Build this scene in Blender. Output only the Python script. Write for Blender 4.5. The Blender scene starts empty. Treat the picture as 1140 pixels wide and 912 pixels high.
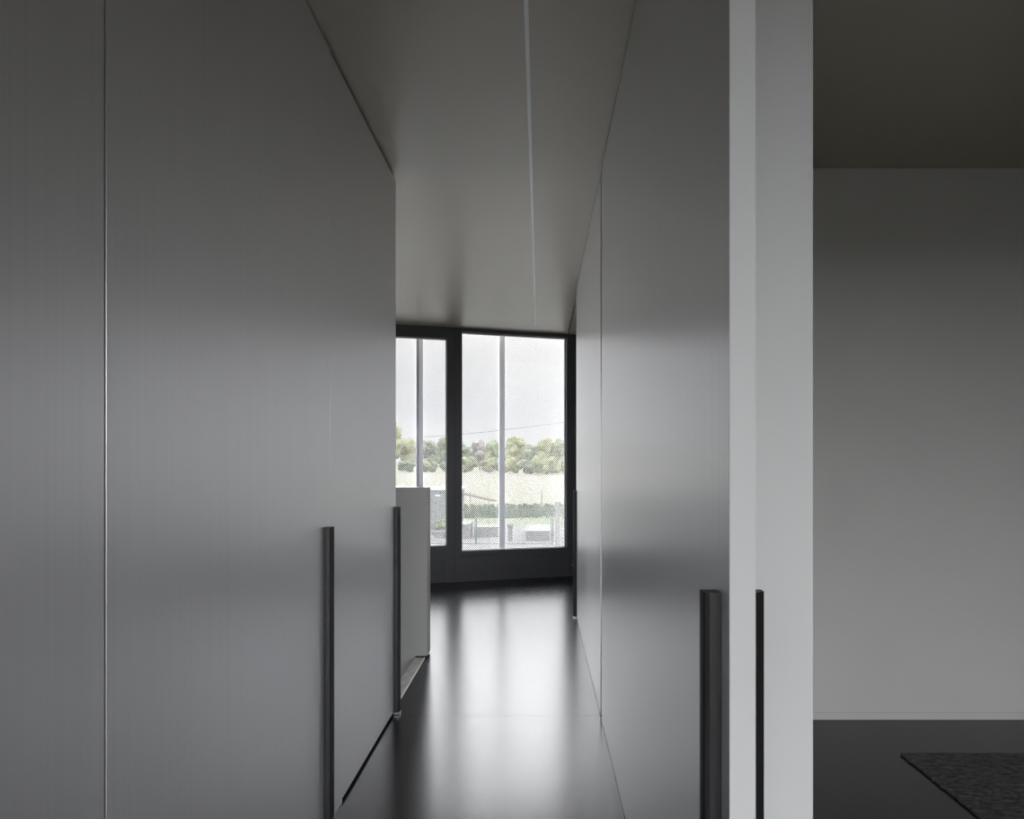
import bpy, bmesh, math, random
from mathutils import Vector, Matrix
random.seed(4)
C = bpy.context.scene.collection
sc = bpy.context.scene

# ------------------------------------------------------------ camera, sky, light, exposure
EYE = 1.25
cd = bpy.data.cameras.new('camera'); cam = bpy.data.objects.new('camera', cd); C.objects.link(cam)
cam.location = (0, 0, EYE); cam.rotation_euler = (math.radians(90), 0, 0)
cd.sensor_width = 36; cd.lens = 700 / 1140 * 36
cd.shift_x = -31 / 1140; cd.shift_y = 61 / 1140
cd.clip_start = .02; cd.clip_end = 3000
sc.camera = cam
sc.view_settings.view_transform = 'Standard'; sc.view_settings.look = 'None'
sc.view_settings.gamma = 1; sc.view_settings.use_curve_mapping = False
sc.view_settings.exposure = 0.0
SKY_HORIZON, SKY_HIGH, SKY_REAR = 1.17, 14.0, 12.0   # overcast sky: pale at the horizon, boosted above the window head and behind the camera to light the rooms

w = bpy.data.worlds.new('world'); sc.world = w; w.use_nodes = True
N, L = w.node_tree.nodes, w.node_tree.links
N.clear()
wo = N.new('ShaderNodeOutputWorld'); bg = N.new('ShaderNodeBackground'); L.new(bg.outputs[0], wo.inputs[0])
tc = N.new('ShaderNodeTexCoord'); sep = N.new('ShaderNodeSeparateXYZ'); L.new(tc.outputs['Generated'], sep.inputs[0])
ns = N.new('ShaderNodeTexNoise'); ns.inputs['Scale'].default_value = 3.2; ns.inputs['Detail'].default_value = 5
mp = N.new('ShaderNodeMapping'); mp.inputs['Scale'].default_value = (1, 1, 3); L.new(tc.outputs['Generated'], mp.inputs[0]); L.new(mp.outputs[0], ns.inputs[0])
cr = N.new('ShaderNodeValToRGB'); cr.color_ramp.elements[0].position = .38; cr.color_ramp.elements[1].position = .62
cr.color_ramp.elements[0].color = (.90, .91, .95, 1); cr.color_ramp.elements[1].color = (.99, .985, 1, 1)
L.new(ns.outputs[0], cr.inputs[0]); L.new(cr.outputs[0], bg.inputs[0])
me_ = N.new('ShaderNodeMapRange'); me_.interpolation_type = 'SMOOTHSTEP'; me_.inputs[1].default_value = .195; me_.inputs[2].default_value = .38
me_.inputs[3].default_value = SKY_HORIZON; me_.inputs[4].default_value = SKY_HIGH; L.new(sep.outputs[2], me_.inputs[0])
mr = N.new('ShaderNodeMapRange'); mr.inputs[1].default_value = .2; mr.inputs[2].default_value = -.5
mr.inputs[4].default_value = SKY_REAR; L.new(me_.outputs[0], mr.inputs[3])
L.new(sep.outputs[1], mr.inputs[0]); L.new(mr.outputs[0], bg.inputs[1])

# window line at the far end: P0 is its right end at the wall, u runs to the left along it, n points outdoors
TH = math.radians(15.5)
P0 = Vector((.402, 7.03, 0)); E = Vector((-math.cos(TH), -math.sin(TH), 0)); NN = Vector((-math.sin(TH), math.cos(TH), 0))
def wp(u, d=0, z=0): return P0 + E * u + NN * d + Vector((0, 0, z))

def portal(name, loc, rot, sx, sy):
    l = bpy.data.lights.new(name, 'AREA'); l.shape = 'RECTANGLE'; l.size = sx; l.size_y = sy; l.cycles.is_portal = True
    o = bpy.data.objects.new(name, l); C.objects.link(o); o.location = loc; o.rotation_euler = rot
portal('front_daylight_portal', wp(1.9, .12, 1.5), (math.radians(-90), 0, TH), 4.0, 2.6)
portal('rear_daylight_portal', (.81, -3.48, 1.15), (math.radians(90), 0, 0), 3.0, 2.25)

# ------------------------------------------------------------ materials
def mat(name, col, rough=.5, metal=0, ior=1.5, noise=0, nscale=(20, 20, 20), bump=0, bscale=(60, 60, 60), aniso=0, coat=0, col2=None, bdist=.002):
    m = bpy.data.materials.new(name); m.use_nodes = True
    n, l = m.node_tree.nodes, m.node_tree.links
    p = n['Principled BSDF']
    p.inputs['Base Color'].default_value = (*col, 1); p.inputs['Roughness'].default_value = rough
    p.inputs['Metallic'].default_value = metal; p.inputs['IOR'].default_value = ior
    p.inputs['Coat Weight'].default_value = coat
    t = n.new('ShaderNodeTexCoord')
    if noise or col2:
        mpn = n.new('ShaderNodeMapping'); mpn.inputs['Scale'].default_value = nscale
        nz = n.new('ShaderNodeTexNoise'); nz.inputs['Scale'].default_value = 1; nz.inputs['Detail'].default_value = 4
        r = n.new('ShaderNodeValToRGB'); r.color_ramp.elements[0].position = .3; r.color_ramp.elements[1].position = .7
        a = tuple(c * (1 - noise) for c in col); b = col2 or tuple(min(1, c * (1 + noise)) for c in col)
        r.color_ramp.elements[0].color = (*a, 1); r.color_ramp.elements[1].color = (*b, 1)
        l.new(t.outputs['Object'], mpn.inputs[0]); l.new(mpn.outputs[0], nz.inputs[0]); l.new(nz.outputs[0], r.inputs[0]); l.new(r.outputs[0], p.inputs['Base Color'])
    if bump:
        mpb = n.new('ShaderNodeMapping'); mpb.inputs['Scale'].default_value = bscale
        nb = n.new('ShaderNodeTexNoise'); nb.inputs['Scale'].default_value = 1; nb.inputs['Detail'].default_value = 3
        bp = n.new('ShaderNodeBump'); bp.inputs['Strength'].default_value = bump; bp.inputs['Distance'].default_value = bdist
        l.new(t.outputs['Object'], mpb.inputs[0]); l.new(mpb.outputs[0], nb.inputs[0]); l.new(nb.outputs[0], bp.inputs['Height']); l.new(bp.outputs[0], p.inputs['Normal'])
    return m
LOWWALL = mat('grey_low_wall_paint', (.40, .40, .395), .5, noise=.02, nscale=(3, 3, 3))
PANEL = mat('brushed_grey_metal_panel', (.84, .84, .855), .36, metal=.78, ior=1.6, noise=.02, nscale=(160, 160, 1.2), bump=.12, bscale=(240, 240, 2.5), bdist=.0006)
def brushed(m, amount, direction):          # vertical grain: the gloss spreads sideways along the wall
    n, l = m.node_tree.nodes, m.node_tree.links; p = n['Principled BSDF']; p.inputs['Anisotropic'].default_value = amount
    v = n.new('ShaderNodeCombineXYZ')
    for i in range(3): v.inputs[i].default_value = direction[i]
    l.new(v.outputs[0], p.inputs['Tangent'])
brushed(PANEL, .6, (0, 1, 0))
WALL = mat('grey_wall_paint', (.54, .54, .53), .55, noise=.02, nscale=(3, 3, 3))
LEAFEDGE = mat('pale_grey_lacquer_edge', (.66, .67, .675), .5, noise=.015, nscale=(8, 8, 1))
CEIL = mat('ceiling_paint', (.45, .415, .32), .38, ior=2.35, noise=.02, nscale=(2, 2, 2))
FLOOR = mat('black_grey_linoleum', (.006, .007, .010), .23, ior=1.54, noise=.25, nscale=(5, 5, 5), bump=.05, bscale=(25, 25, 25), bdist=.0006)
DARK = mat('dark_gap', (.02, .02, .02), .8)
BLACK = mat('blackened_oak_handle', (.011, .011, .0125), .5, noise=.5, nscale=(90, 90, 6), bump=.3, bscale=(200, 200, 12), bdist=.0005)
REARWALL = mat('dark_unseen_wall', (.20, .175, .15), .6, noise=.2, nscale=(2, 2, 30))  # unseen walls coloured dark to cut bounced light
REARGROUND = mat('dark_rear_ground', (.025, .022, .016), 1, noise=.3)  # unseen rear ground kept dark so little light bounces to the ceiling
STEEL = mat('brushed_steel', (.6, .6, .6), .3, metal=1)
FRAME = mat('anthracite_frame', (.055, .056, .064), .42, noise=.05)
BEAD = mat('pale_aluminium_bead', (.55, .55, .56), .4)
RAIL = mat('white_ceiling_rail', (.88, .88, .88), .45, metal=.35)
STRIP = mat('pale_stone_stair_edge', (.36, .36, .35), .5, noise=.25, nscale=(30, 12, 30))
NOSE = mat('bright_metal_nosing', (.75, .75, .74), .35)
ALU = mat('outdoor_aluminium_post', (.74, .74, .80), .5)
MESH = mat('galvanised_mesh', (.95, .95, .95), .55)
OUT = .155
def out(*c): return tuple(x * OUT for x in c)      # outdoor colours darkened to offset the boosted sky
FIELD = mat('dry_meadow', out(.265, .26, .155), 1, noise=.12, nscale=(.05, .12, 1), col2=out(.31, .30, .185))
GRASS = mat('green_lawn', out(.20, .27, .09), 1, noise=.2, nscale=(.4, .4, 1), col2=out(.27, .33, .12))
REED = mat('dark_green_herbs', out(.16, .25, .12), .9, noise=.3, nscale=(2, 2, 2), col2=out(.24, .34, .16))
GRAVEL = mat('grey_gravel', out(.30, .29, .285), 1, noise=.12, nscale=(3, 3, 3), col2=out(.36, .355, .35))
CONC = mat('pale_concrete', out(.46, .46, .45), .8, noise=.08)
FENCE = mat('fence_green_grey', (.03, .045, .045), .6)
SHED = mat('pale_green_cladding', out(.30, .34, .325), .6, noise=.05, nscale=(1, 1, .3))
ROOF = mat('grey_roof_edge', (.22, .22, .25), .6)
TRUNK = mat('bark', (.12, .09, .06), .9, noise=.3)
CABLE = mat('cable_black', (.05, .05, .05), .7)
POLE = mat('weathered_wood_pole', (.07, .06, .05), .9)
def leafmat(name, a, b): return mat(name, a, .8, nscale=(.5, .5, .5), col2=b, noise=.2)  # leaf colours paled to paint in haze over the far trees
LEAF = [leafmat('leaf_dark', out(.24, .31, .16), out(.36, .43, .22)), leafmat('leaf_mid', out(.32, .41, .14), out(.47, .55, .22)),
        leafmat('leaf_yellow', out(.46, .50, .16), out(.64, .66, .26)), leafmat('leaf_purple', out(.38, .29, .29), out(.48, .38, .38))]
# clear glass: thin pane, mostly transmits, a few percent mirror
GLASS = bpy.data.materials.new('clear_glass'); GLASS.use_nodes = True
n, l = GLASS.node_tree.nodes, GLASS.node_tree.links; n.clear()
o = n.new('ShaderNodeOutputMaterial'); mx = n.new('ShaderNodeMixShader'); t = n.new('ShaderNodeBsdfTransparent'); g = n.new('ShaderNodeBsdfGlossy')
t.inputs[0].default_value = (.96, .965, .96, 1); g.inputs['Roughness'].default_value = .02
f = n.new('ShaderNodeFresnel'); f.inputs[0].default_value = 1.4
l.new(f.outputs[0], mx.inputs[0]); l.new(t.outputs[0], mx.inputs[1]); l.new(g.outputs[0], mx.inputs[2]); l.new(mx.outputs[0], o.inputs[0])

# ------------------------------------------------------------ helpers
def box(bm, x0, x1, y0, y1, z0, z1, bev=0, mtx=None):
    vs = [bm.verts.new((x, y, z)) for x in (x0, x1) for y in (y0, y1) for z in (z0, z1)]
    fs = [(0, 1, 3, 2), (4, 6, 7, 5), (0, 4, 5, 1), (2, 3, 7, 6), (0, 2, 6, 4), (1, 5, 7, 3)]
    fa = [bm.faces.new([vs[i] for i in q]) for q in fs]
    if bev:
        es = list({e for q in fa for e in q.edges})
        r = bmesh.ops.bevel(bm, geom=es, offset=bev, segments=2, affect='EDGES', profile=.6)
        vs = list({v for q in r['faces'] for v in q.verts} | {v for v in vs if v.is_valid})
    if mtx is not None:
        for v in vs: v.co = mtx @ v.co
    return vs
def tube(bm, a, b, r, seg=8, r2=None):
    a, b = Vector(a), Vector(b); d = b - a; m = d.to_track_quat('Z', 'Y').to_matrix().to_4x4(); m.translation = (a + b) / 2
    bmesh.ops.create_cone(bm, cap_ends=True, segments=seg, radius1=r, radius2=r if r2 is None else r2, depth=d.length, matrix=m)
def obj(name, bm, m, parent=None, smooth=False, kind=None, label=None, cat=None, group=None):
    bmesh.ops.recalc_face_normals(bm, faces=bm.faces)
    me = bpy.data.meshes.new(name); bm.to_mesh(me); bm.free(); me.materials.append(m)
    if smooth:
        for p in me.polygons: p.use_smooth = True
    o = bpy.data.objects.new(name, me); C.objects.link(o)
    if parent: o.parent = parent
    if kind: o['kind'] = kind
    if label: o['label'] = label
    if cat: o['category'] = cat
    if group: o['group'] = group
    return o
def boxes(name, bl, m, parent=None, bev=0, **k):
    bm = bmesh.new()
    for b in bl: box(bm, *b, bev=bev)
    return obj(name, bm, m, parent, **k)
def empty(name, loc=(0, 0, 0), rz=0, **k):
    o = bpy.data.objects.new(name, None); C.objects.link(o); o.location = loc; o.rotation_euler = (0, 0, rz)
    for a, b in k.items():
        if b: o[{'cat': 'category'}.get(a, a)] = b
    return o

H = 2.70
XL, XR = -.729, .3008
# ------------------------------------------------------------ structure
S = 'structure'
# floor with the stair opening (x < -.806, y 3.2 .. 4.12); two sheets meet at a fine joint
boxes('floor', [(-.745, 4.2, -3.6, 3.1245, -.25, 0), (-1.6, -.745, -3.6, 3.1245, -.25, 0), (-.745, 4.2, 3.1265, 8.4, -.25, 0),
                (-4.2, -.745, 4.181, 8.4, -.25, 0), (-.806, -.745, 4.06, 4.181, -.25, 0), (-1.6, -.745, 3.1265, 3.2, -.25, 0), (-1.6, 4.2, 3.12, 3.13, -.25, -.0015)], FLOOR, kind=S)
def slab_xy(bm, pts, z0, z1):
    lo = [bm.verts.new((x, y, z0)) for x, y in pts]; hi = [bm.verts.new((x, y, z1)) for x, y in pts]
    bm.faces.new(lo); bm.faces.new(hi)
    for i in range(len(pts)): j = (i + 1) % len(pts); bm.faces.new((lo[i], lo[j], hi[j], hi[i]))
def yw(x): return 7.03 + (x - .402) * math.tan(TH) + .10      # outer face of the far facade
bm = bmesh.new()
for a, b, z in ((-4.2, .3115, H), (.3235, 4.2, H), (.3115, .3235, H + .04)):
    slab_xy(bm, [(a, -3.6), (b, -3.6), (b, yw(b)), (a, yw(a))], z, H + .3)
slab_xy(bm, [(.3115, yw(.3115) - .14), (.3235, yw(.3235) - .14), (.3235, yw(.3235)), (.3115, yw(.3115))], H, H + .04)
obj('ceiling', bm, CEIL, kind=S)
boxes('trim_1', [(-.806, -.745, 3.2, 4.057, -.25, .003)], STRIP, kind=S, label='pale strip along the stair opening beside the low wall')
boxes('trim_2', [(-.745, -.739, 3.2, 4.057, -.02, .005)], NOSE, kind=S, label='bright thin edge strip along the stair opening')
# left core behind the doors
boxes('wall_left', [(-.775, XL, -3.6, 1.052, .0, H - .004), (-1.6, -.80, -3.6, 3.165, 0, H)], PANEL, kind=S)
boxes('trim_3', [(-.80, -.745, 1.04, 3.15, 0, .014), (-.80, -.745, 1.04, 3.15, H - .010, H)], DARK, kind=S)
boxes('baseboard_left', [(-.765, XL, 1.06, 2.32, 0, .016)], PANEL, kind=S)
# stairwell
boxes('wall_stairwell', [(-4.2, -.806, 3.1, 3.2, -2.6, -.25), (-4.2, -1.6, 3.1, 3.2, -.25, H), (-.806, -.706, 3.2, 4.06, -2.6, -.25), (-4.2, -4.1, 3.2, 4.06, -2.6, 0), (-4.2, -.7, 3.1, 4.2, -2.7, -2.6)], WALL, kind=S)
# right core between corridor and side room
boxes('wall_right', [(.385, .532, 1.225, 3.2, 0, H)], LEAFEDGE, kind=S)
boxes('wall_corridor_right', [(.345, .385, 3.06, 5.16, 0, H), (.385, 1.7, 5.06, 5.16, 0, H), (1.6, 1.7, 5.16, 7.6, 0, H)], WALL, kind=S)
boxes('wall_back', [(.532, 2.6, 3.08, 3.2, 0, H)], WALL, kind=S)
boxes('baseboard_back', [(.532, 2.5, 3.076, 3.08, 0, .035)], WALL, kind=S)
boxes('wall_east', [(2.5, 2.6, -3.6, 3.08, 0, H)], REARWALL, kind=S)  # unseen; set close in to dim the right part of the side room
boxes('wall_west', [(-4.2, -4.1, 4.18, 6.6, 0, H)], WALL, kind=S)
# rear wall with its window opening
WX0, WX1, WZ0, WZ1 = -.68, 2.3, .06, 2.36
boxes('wall_rear', [(-.729, WX0, -3.6, -3.5, 0, H), (WX1, 2.6, -3.6, -3.5, 0, H), (WX0, WX1, -3.6, -3.5, 0, WZ0), (WX0, WX1, -3.6, -3.5, WZ1, H)], REARWALL, kind=S)
r = empty('window_3', (0, -3.55, 0), kind=S)
boxes('window_frame', [(WX0, WX1, -.03, .03, WZ0, WZ0 + .06), (WX0, WX1, -.03, .03, WZ1 - .06, WZ1), (WX0, WX0 + .06, -.03, .03, WZ0, WZ1), (WX1 - .06, WX1, -.03, .03, WZ0, WZ1), (.82, .88, -.03, .03, WZ0, WZ1)], FRAME, r)
boxes('glass_pane', [(WX0 + .06, .82, -.004, .004, WZ0 + .06, WZ1 - .06), (.88, WX1 - .06, -.004, .004, WZ0 + .06, WZ1 - .06)], GLASS, r)

# ------------------------------------------------------------ doors
def handle(parent, y0, side, xface, p=.029, foot=True):
    """tall slim handle bar of blackened wood standing on the floor line; plan profile leans away from the face"""
    bm = bmesh.new(); dd = .030; pts = []
    prof = [(0, 0), (.010, .0005), (.019, .003), (.025, .007), (p - .001, .012), (p, .018), (p, dd), (0, dd)]
    lo = [bm.verts.new((xface + side * a, y0 + b, .012)) for a, b in prof]
    hi = [bm.verts.new((xface + side * a, y0 + b, 1.037)) for a, b in prof]
    bm.faces.new(lo); bm.faces.new(hi)
    for i in range(len(prof)):
        j = (i + 1) % len(prof); bm.faces.new((lo[i], lo[j], hi[j], hi[i]))
    h = obj('handle', bm, BLACK, parent, label='tall black bar handle')
    if foot:
        bm = bmesh.new(); box(bm, min(xface, xface + side * .030), max(xface, xface + side * .030), y0 - .002, y0 + .032, .002, .012)
        obj('handle_foot', bm, STEEL, h, label='small bright steel foot')
def door(name, x0, x1, y0, y1, z0, z1, label):
    bm = bmesh.new(); box(bm, x0, x1, y0, y1, z0, z1, bev=.0015)
    return obj(name, bm, PANEL, kind=S, label=label)
d1 = door('door_1', -.765, XL, 1.058, 2.188, .016, H - .006, 'wide grey door leaf in the left wall, handle at its far edge')
handle(d1, 2.118, 1, XL, p=.027)
d2 = door('door_2', -.765, XL - .001, 2.192, 3.188, .014, H - .014, 'grey door leaf at the far end of the left wall')
handle(d2, 3.135, 1, XL)
boxes('floor_shoe', [(-.765, XL - .002, 2.195, 2.32, .0015, .0137)], PANEL, d2)
d3 = door('door_3', XR, .342, .998, 3.062, .004, H - .008, 'large grey door leaf in the right wall, edge towards the viewer')
handle(d3, 1.040, -1, XR); handle(d3, 1.040, 1, .342, p=.034)
boxes('edge_band', [(XR, .342, .9965, .998, .004, H - .008)], LEAFEDGE, d3, label='paler lacquered edge')
d4 = door('door_4', XR, .342, 3.125, 5.19, .004, H - .008, 'grey door leaf at the far end of the right wall')
handle(d4, 5.10, -1, XR)
boxes('trim_4', [(.312, .345, 3.064, 3.123, .0, H)], DARK, kind=S)

# ------------------------------------------------------------ far window
WROT = Matrix(((-E.x, NN.x, 0, P0.x), (-E.y, NN.y, 0, P0.y), (0, 0, 1, 0), (0, 0, 0, 1)))   # local x = -u, y = outwards
def wbox(bm, u0, u1, d0, d1, z0, z1, bev=0): box(bm, -u1, -u0, d0, d1, z0, z1, bev=bev, mtx=WROT)
def wobj(name, bl, m, parent=None, bev=0, **k):
    bm = bmesh.new()
    for b in bl: wbox(bm, *b, bev=bev)
    return obj(name, bm, m, parent, **k)
def window(name, u0, u1, g0, g1, zb, zt, joint, label):
    r = wobj(name, [(u0, g0, 0, .09, 0.0, H), (g1, u1, 0, .09, 0.0, H), (g0, g1, 0, .09, zt, H), (g0, g1, 0, .09, joint, zb)], FRAME, kind=S, label=label)
    wobj('bottom_panel', [(g0, g1, .008, .09, 0, joint - .004)], FRAME, r)
    b = .012
    wobj('glazing_bead', [(g0, g0 + b, .045, .07, zb, zt), (g1 - b, g1, .045, .07, zb, zt), (g0, g1, .045, .07, zt - b * .8, zt), (g0, g1, .045, .07, zb, zb + b * .6)], BEAD, r, label='pale thin glazing bead')
    wobj('glass_pane', [(g0 + .003, g1 - .003, .055, .061, zb + .003, zt - .003)], GLASS, r)
    return r
window('window_1', -.06, 1.356, .106, 1.280, .327, 2.66, .275, 'tall fixed window with anthracite frame at the corridor end')
wobj('sash_seal', [(1.352, 1.357, -.0015, .01, .02, H - .02)], DARK, window('window_2', 1.356, 2.50, 1.432, 2.42, .388, 2.58, .30, 'anthracite framed window left of the fixed one, behind the low wall'))
window('window_added', 2.50, 4.35, 2.58, 4.2, .327, 2.66, .275, 'unseen window added left of the far glazing for more daylight')  # unseen glazing added to let more daylight into the far room
wobj('wall_far', [(-1.45, -.06, 0, .12, 0, H)], WALL, kind=S)
wobj('wall_added_eave', [(-1.6, 5, .0, .56, 3.12, 3.3)], WALL, kind=S)  # unseen overhang added to keep overhead sky light off the screen posts
wobj('facade_slab', [(-1.6, 5, -.0, .40, -3, -.25)], WALL, kind=S).name = 'wall_front'
bm = bmesh.new(); wbox(bm, .028, .036, -.012, 0, .115, .135); obj('trim_5', bm, STEEL, kind=S)

# low wall at the stairs
bm = bmesh.new(); slab_pts = [(-4.1, -2.6), (-.807, -2.6), (-.807, .012), (-.728, .012), (-.728, 1.10), (-4.1, 1.10)]
fa = [bm.verts.new((x, 4.06, z)) for x, z in slab_pts]; fb = [bm.verts.new((x, 4.18 if z > -1 else 4.18, z)) for x, z in slab_pts]
bm.faces.new(fa); bm.faces.new(fb)
for i in range(6): j = (i + 1) % 6; bm.faces.new((fa[i], fa[j], fb[j], fb[i]))
bw = obj('wall_low', bm, LOWWALL, kind=S, label='half height grey wall guarding the stair opening')
boxes('wall_low_base', [(-.806, -.745, 4.068, 4.172, .0, .012)], DARK, bw)

# ceiling rail
cr_ = boxes('ceiling_rail', [(-.050, -.036, -.8, 6.56, H - .006, H)], RAIL, label='slim white rail running along the corridor ceiling', cat='rail')
boxes('end_cap', [(-.050, -.035, 6.555, 6.563, H - .007, H)], RAIL, cr_)

# rug
bm = bmesh.new()
nx, ny = 90, 100
X0, X1, Y0, Y1 = 1.55, 2.44, .9, 2.70
g = [[None] * (ny + 1) for _ in range(nx + 1)]
for i in range(nx + 1):
    for j in range(ny + 1):
        e = i in (0, nx) or j in (0, ny)
        g[i][j] = bm.verts.new((X0 + (X1 - X0) * i / nx + (random.uniform(-.003, .003) if e else 0), Y0 + (Y1 - Y0) * j / ny + (random.uniform(-.003, .003) if e else 0), .010 if e else .0135 + random.uniform(-.0015, .002)))
for i in range(nx):
    for j in range(ny): bm.faces.new((g[i][j], g[i + 1][j], g[i + 1][j + 1], g[i][j + 1]))
be = [e for e in bm.edges if e.is_boundary]
ex = bmesh.ops.extrude_edge_only(bm, edges=be)
for v in [q for q in ex['geom'] if isinstance(q, bmesh.types.BMVert)]: v.co.z = .001
RUG = mat('dark_woven_wool', (.075, .072, .075), 1, noise=.5, nscale=(25, 60, 60), bump=.8, bscale=(90, 260, 90), bdist=.004, col2=(.15, .146, .15))
obj('rug', bm, RUG, label='dark charcoal woven rug on the black floor of the side room', cat='rug')

# ------------------------------------------------------------ outside: screen in front of the facade
D = .45
def strand_panel(name, u0, u1, z0, z1, label):
    p, t = .021, .0026; bm = bmesh.new()
    W, Hh = u1 - u0, z1 - z0
    for s in (1, -1):
        c = -Hh
        while c < W + Hh:
            # strand x = c + s*z (45 degrees), clipped to the panel
            a = (c, 0) if s == 1 else (c, 0)
            pts = []
            for zz in (0, Hh):
                pts.append((c + s * zz, zz))
            (xa, za), (xb, zb) = pts
            lo, hi = 0., 1.
            dx = xb - xa
            for lim, sign in ((0, 1), (W, -1)):
                ta = (lim - xa) / dx
                if (dx * sign) > 0: lo = max(lo, ta)
                else: hi = min(hi, ta)
            if hi > lo:
                A = (xa + dx * lo, za + (zb - za) * lo); B = (xa + dx * hi, za + (zb - za) * hi)
                h = t * .7071
                for dd in (0,):
                    vs = [bm.verts.new(WROT @ Vector((-(u0 + q[0] + o_), D + (.001 if s > 0 else -.001), z0 + q[1]))) for q, o_ in ((A, -h), (A, h), (B, h), (B, -h))]
                    bm.faces.new(vs)
            c += p
    o = obj(name, bm, MESH, label=label, cat='sunscreen', group='mesh sunscreen panels before the window')
    so = o.modifiers.new('thick', 'SOLIDIFY'); so.thickness = .0012; so.offset = 0
    return o
strand_panel('mesh_screen', -.35, .755, -.35, 3.1, 'fine metal mesh screen outside the fixed window, right of its post')
strand_panel('mesh_screen', .755, 1.70, -.35, 3.1, 'fine metal mesh screen outside the window, between the single and double posts')
strand_panel('mesh_screen', 1.72, 4.3, -.35, 3.1, 'fine metal mesh screen outside, left of the double post')
wobj('screen_post', [(.724, .786, D - .05, D - .01, -.35, 3.1)], ALU, bev=.002, label='single pale grey post outside the large fixed window', cat='post')
q = wobj('screen_post', [(1.651, 1.697, D - .05, D - .01, -.35, 3.1)], ALU, bev=.002, label='grey double post outside the left window', cat='post')
wobj('side_flange', [(1.714, 1.725, D - .045, D - .015, -.35, 3.1)], ALU, q)
wobj('rear_flange', [(1.697, 1.714, D - .02, D - .012, -.35, 3.1)], BEAD, q)

# ------------------------------------------------------------ landscape (storey below: ground at -2.85)
GZ = -2.85
def sheet(name, x0, x1, y0, y1, z, m, **k):
    bm = bmesh.new(); nxx, nyy = 24, 24; gg = {}
    for i in range(nxx + 1):
        for j in range(nyy + 1):
            gg[i, j] = bm.verts.new((x0 + (x1 - x0) * i / nxx, y0 + (y1 - y0) * j / nyy, z))
    for i in range(nxx):
        for j in range(nyy): bm.faces.new((gg[i, j], gg[i + 1, j], gg[i + 1, j + 1], gg[i, j + 1]))
    return obj(name, bm, m, **k)
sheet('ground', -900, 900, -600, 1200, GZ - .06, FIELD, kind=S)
sheet('rear_ground_added', -60, 60, -80, 3, GZ + .004, REARGROUND, kind=S)  # unseen dark sheet added to limit light thrown up through the rear window
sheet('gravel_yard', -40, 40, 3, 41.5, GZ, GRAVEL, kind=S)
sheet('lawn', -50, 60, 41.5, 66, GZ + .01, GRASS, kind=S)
# dark herb belt behind the lawn
bm = bmesh.new()
for i in range(1400):
    x = random.uniform(-14, 14); y = random.uniform(47.5, 58); h = random.uniform(.25, .6)
    a = random.uniform(0, 6.28); dx, dy = math.cos(a) * .35, math.sin(a) * .35
    bm.faces.new([bm.verts.new(v) for v in ((x - dx, y - dy, GZ), (x + dx, y + dy, GZ), (x + dx * .6, y + dy * .6, GZ + h), (x - dx * .5, y - dy * .5, GZ + h * .8))])
obj('meadow_herbs', bm, REED, kind='stuff', label='belt of dark green herbs behind the fence', cat='herbs')

# fence at 32 m
FY = 32.0
fr = empty('metal_fence', (-2.2, FY, GZ), label='thin grey green bar fence along the gravel yard', cat='fence')
def fbox(name, bl, m, **k): return boxes(name, bl, m, fr, **k)
FX0, FX1 = -3.4, 2.85
fbox('fence_rail', [(FX0, FX1, -.02, .02, 1.76, 1.81)], FENCE)
fbox('fence_rail', [(FX0, FX1, -.02, .02, .04, .08)], FENCE)
bm = bmesh.new(); x = FX0
while x < FX1: box(bm, x - .008, x + .008, -.008, .008, .04, 1.78); x += .12
obj('fence_bars', bm, FENCE, fr)
for x in (-1.05, 2.83): fbox('fence_post', [(x - .04, x + .04, -.04, .04, 0, 1.9)], FENCE)
# gate pillar and gate at the fence's right end
gp = boxes('gate_pillar', [(.78, 1.02, FY - .1, FY + .14, GZ, GZ + 2.12)], CONC, bev=.01, label='pale gate pillar at the right end of the fence', cat='pillar')
boxes('pillar_cap', [(.75, 1.05, FY - .13, FY + .17, GZ + 2.12, GZ + 2.18)], CONC, gp)
gt = empty('garden_gate', (1.08, FY, GZ), label='pale slatted gate right of the gate pillar', cat='gate')
boxes('gate_frame', [(0, 1.3, -.02, .02, 1.98, 2.06), (0, 1.3, -.02, .02, .1, .17), (0, .05, -.02, .02, .1, 2.06), (1.25, 1.3, -.02, .02, .1, 2.06)], CONC, gt)
boxes('gate_slats', [(.05, 1.25, -.01, .01, .28 + .2 * i, .36 + .2 * i) for i in range(9)], CONC, gt)

def bollard(x, y, h, r, label):
    bm = bmesh.new(); tube(bm, (x, y, GZ), (x, y, GZ + h - r * .8), r * .62, 14)
    o = obj('bollard', bm, CONC, label=label, cat='bollard')
    bm = bmesh.new(); bmesh.ops.create_uvsphere(bm, u_segments=16, v_segments=10, radius=r, matrix=Matrix.Translation((x, y, GZ + h - r)) @ Matrix.Diagonal((1, 1, .8, 1)))
    obj('rounded_head', bm, CONC, o, smooth=True)
bollard(-1.58, 33.4, 1.05, .19, 'pale round-headed post just right of the single screen post')
bollard(.72, 35.5, 1.12, .14, 'small round-headed post beside the fence end')
def slab(x0, x1, y0, y1, h, label):
    o = boxes('concrete_block', [(x0, x1, y0, y1, GZ, GZ + h)], CONC, label=label, cat='block')
    boxes('cover_slab', [(x0 - .05, x1 + .05, y0 - .05, y1 + .05, GZ + h, GZ + h + .08)], CONC, o)
slab(-3.7, -2.35, 35.4, 36.6, .5, 'low pale concrete block behind the fence, left of the single post')
slab(-.75, .5, 33.6, 37.0, .46, 'low pale concrete block behind the fence, right of the round-headed post')
slab(-4.7, -3.9, 34.5, 36.5, .75, 'pale concrete block at the left edge of the fixed window')

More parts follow.
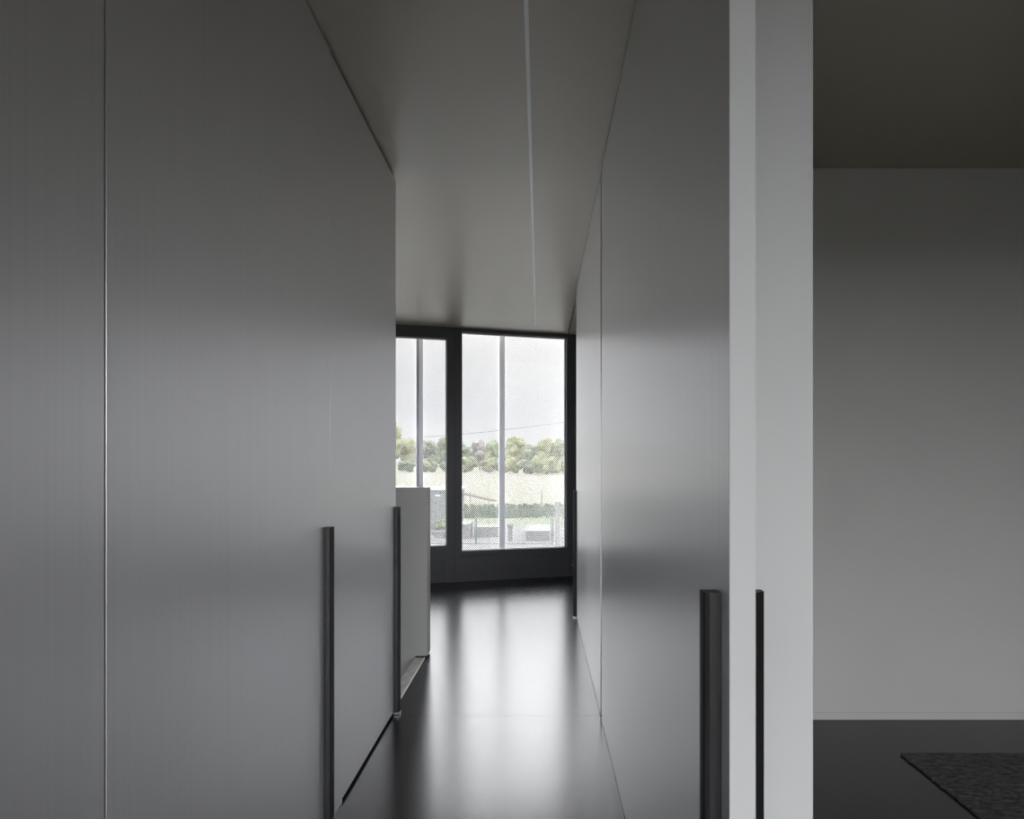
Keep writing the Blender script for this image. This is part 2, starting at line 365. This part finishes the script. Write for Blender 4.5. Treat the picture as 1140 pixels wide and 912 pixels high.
# utility shed left, with a shrub planter and curb before it
sh = boxes('utility_shed', [(-12.5, -5.05, 39, 42, GZ, -.36)], SHED, label='pale green utility shed seen in the left window', cat='shed')
boxes('roof', [(-12.65, -4.9, 38.85, 42.15, -.36, -.22)], ROOF, sh)
boxes('cladding_joint', [(-12.5 + .62 * i, -12.48 + .62 * i, 38.985, 39, GZ + .1, -.4) for i in range(12)], ROOF, sh)
boxes('vent', [(-6.5, -6.2, 38.97, 39, -.72, -.66)], BEAD, sh)
boxes('curb_stone', [(-12, -4.9, 36.4, 36.75, GZ, GZ + .22)], CONC, label='pale curb stone in front of the pale green shed', cat='curb')
def foliage(bm, c, rx, rz, nblob, nleaf, lr, rnd, ry=None):
    ry = ry or rx
    cs = []
    for i in range(nblob):
        a = rnd.uniform(0, 6.283); q = rnd.uniform(-.8, .85); rr = math.sqrt(max(0, 1 - q * q)) * rnd.uniform(.35, .72)
        p = Vector((c[0] + math.cos(a) * rr * rx, c[1] + math.sin(a) * rr * ry, c[2] + q * .65 * rz)); s = rnd.uniform(.28, .46) * rx
        k = bmesh.ops.create_icosphere(bm, subdivisions=2, radius=s, matrix=Matrix.Translation(p) @ Matrix.Diagonal((1, 1, min(1.2, rz / rx), 1)))
        for v in k['verts']: v.co = p + (v.co - p) * rnd.uniform(.78, 1.18)
        cs.append((p, s))
    for i in range(nleaf):
        p, s = rnd.choice(cs); d = Vector((rnd.gauss(0, 1), rnd.gauss(0, 1), rnd.gauss(0, 1))).normalized()
        q = p + d * s * rnd.uniform(.9, 1.3); u = d.orthogonal().normalized(); v = d.cross(u)
        u, v = (u + d * rnd.uniform(-.7, .7)) * lr, (v + d * rnd.uniform(-.7, .7)) * lr
        bm.faces.new([bm.verts.new(q + x) for x in (-u * .6, -v * .5, u * .6, v)])
rnd = random.Random(9)
bm = bmesh.new(); tube(bm, (-5.5, 35.2, GZ), (-5.5, 35.2, GZ + .35), .38, 18, .46)
pl = obj('planter', bm, CONC, label='round planter with a shrub in front of the pale green shed', cat='planter')
bm = bmesh.new(); foliage(bm, (-5.5, 35.2, GZ + .68), .52, .42, 9, 260, .07, rnd); obj('shrub', bm, LEAF[1], pl)

# field posts and a track edge
for i, (x, y, h, lb) in enumerate([(-5.6, 50.5, 1.9, 'thin wooden post in the meadow, left of the single screen post'), (.15, 52, 2.0, 'thin wooden post in the meadow, near the right window frame')]):
    bm = bmesh.new(); tube(bm, (x, y, GZ), (x, y, GZ + h), .06, 8, .045); obj('field_post', bm, POLE, label=lb, cat='post')
bm = bmesh.new()
for a, b in (((-13.5, 96), (-9.0, 82)), ((-9.0, 82), (-5.0, 70))):
    for i in range(40):
        t_ = (i + rnd.random()) / 40; x = a[0] + (b[0] - a[0]) * t_; y = a[1] + (b[1] - a[1]) * t_
        bmesh.ops.create_icosphere(bm, subdivisions=1, radius=rnd.uniform(.12, .26), matrix=Matrix.Translation((x + rnd.uniform(-.2, .2), y + rnd.uniform(-.3, .3), GZ + .05)))
obj('ditch_growth', bm, POLE, kind='stuff', label='brown growth along a ditch crossing the pale meadow', cat='weeds')

# trees: (pixel-free list) x, y, base z, height, half width, leaf kind
def tree(x, y, hgt, hw, kind, label, group=None):
    z0 = GZ - .06
    bm = bmesh.new(); tube(bm, (x, y, z0), (x, y, z0 + hgt * .45), hw * .07, 8, hw * .04)
    for k in range(4):
        a = rnd.uniform(0, 6.28); tube(bm, (x, y, z0 + hgt * .22), (x + math.cos(a) * hw * .5, y + math.sin(a) * hw * .5, z0 + hgt * .55), hw * .035, 6, hw * .015)
    tr = obj('tree', bm, TRUNK, label=label, cat='tree', group='trees along the far meadow edge')
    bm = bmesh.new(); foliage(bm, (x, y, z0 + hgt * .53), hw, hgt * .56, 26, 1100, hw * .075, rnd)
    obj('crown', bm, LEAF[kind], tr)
def F(px, base, top, wpx): # layout table measured once on a survey of the tree line, distance from where each tree meets the field
    Y = 4.16 * 700 / (base - 517); return (px - 601) / 700 * Y, Y, (base - top) * Y / 700, wpx / 2 * Y / 700
TL = [(438, 525.5, 458, 22, 2, 'tall yellow green tree at the left end of the tree line'),
      (455, 525.5, 486, 24, 2, 'yellow green rounded tree behind the left window'),
      (478, 525, 487, 26, 0, 'dark grey green tree seen right of the double post'),
      (497, 525, 485, 24, 0, 'dark green tree behind the frame between the two windows'),
      (517, 525.2, 491, 20, 0, 'dark tree at the left edge of the fixed window'),
      (534, 525, 489, 24, 3, 'reddish purple tree in the green tree line'),
      (548, 525.6, 488, 20, 1, 'mid green tree left of the single screen post'),
      (560, 525.6, 496, 20, 0, 'low dark green tree behind the single screen post'),
      (575, 526.5, 484, 28, 2, 'tall bright green tree right of the single screen post'),
      (593, 527.2, 492, 26, 0, 'dark green tree in the middle of the right tree group'),
      (607, 527.8, 486, 23, 2, 'broad yellow green tree in the right tree group'),
      (624, 528.2, 485, 22, 1, 'mid green tree beside the right window frame'),
      (642, 528.2, 482, 28, 1, 'green tree at the right end of the tree line')]
for q_, (px, b, tp, wpx, k, lb) in enumerate(TL):
    tree(*F(px, b - .35 * (q_ % 2), tp, wpx), k, lb)
SH = [(452, 525.9, 512, 26, 0), (476, 525.8, 510, 26, 1), (500, 525.8, 511, 24, 0), (522, 525.9, 508, 22, 1), (541, 526, 509, 26, 2), (557, 526.2, 510, 24, 0), (570, 526.9, 507, 20, 2), (585, 527.8, 509, 24, 0), (600, 528.4, 507, 24, 1), (615, 528.6, 508, 24, 2), (631, 528.7, 507, 24, 1)]
for i, (px, b, tp, wpx, k) in enumerate(SH):
    wpx *= .95
    x, y, h, hw = F(px, b + .25 * (i % 2), tp, wpx)
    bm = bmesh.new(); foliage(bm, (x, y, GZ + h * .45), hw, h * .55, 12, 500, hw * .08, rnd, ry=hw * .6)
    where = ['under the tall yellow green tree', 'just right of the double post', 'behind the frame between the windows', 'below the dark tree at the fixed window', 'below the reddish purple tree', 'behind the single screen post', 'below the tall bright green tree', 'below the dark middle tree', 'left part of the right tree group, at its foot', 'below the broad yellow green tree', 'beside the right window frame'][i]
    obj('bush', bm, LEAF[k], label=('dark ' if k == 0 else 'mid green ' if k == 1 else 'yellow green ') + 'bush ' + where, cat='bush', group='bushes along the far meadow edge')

# power cable
bm = bmesh.new(); pts = []
for i in range(41):
    t_ = i / 40; x = -22 + 30 * t_; y = 62 - 6 * t_; z = 3.55 + 2.6 * t_ ** 2 - 0.2 * t_
    pts.append((x, y, z))
for a, b in zip(pts, pts[1:]): tube(bm, a, b, .022, 5)
pc = obj('power_cable', bm, CABLE, label='thin dark power cable sagging across the pale sky', cat='cable')
for a in (pts[0], pts[-1]):
    bm = bmesh.new(); tube(bm, (a[0], a[1], GZ - .05), (a[0], a[1], a[2] + .12), .13, 12, .09); tube(bm, (a[0] - .5, a[1], a[2] - .05), (a[0] + .5, a[1], a[2] - .05), .05, 6)
    obj('cable_pole', bm, POLE, pc)
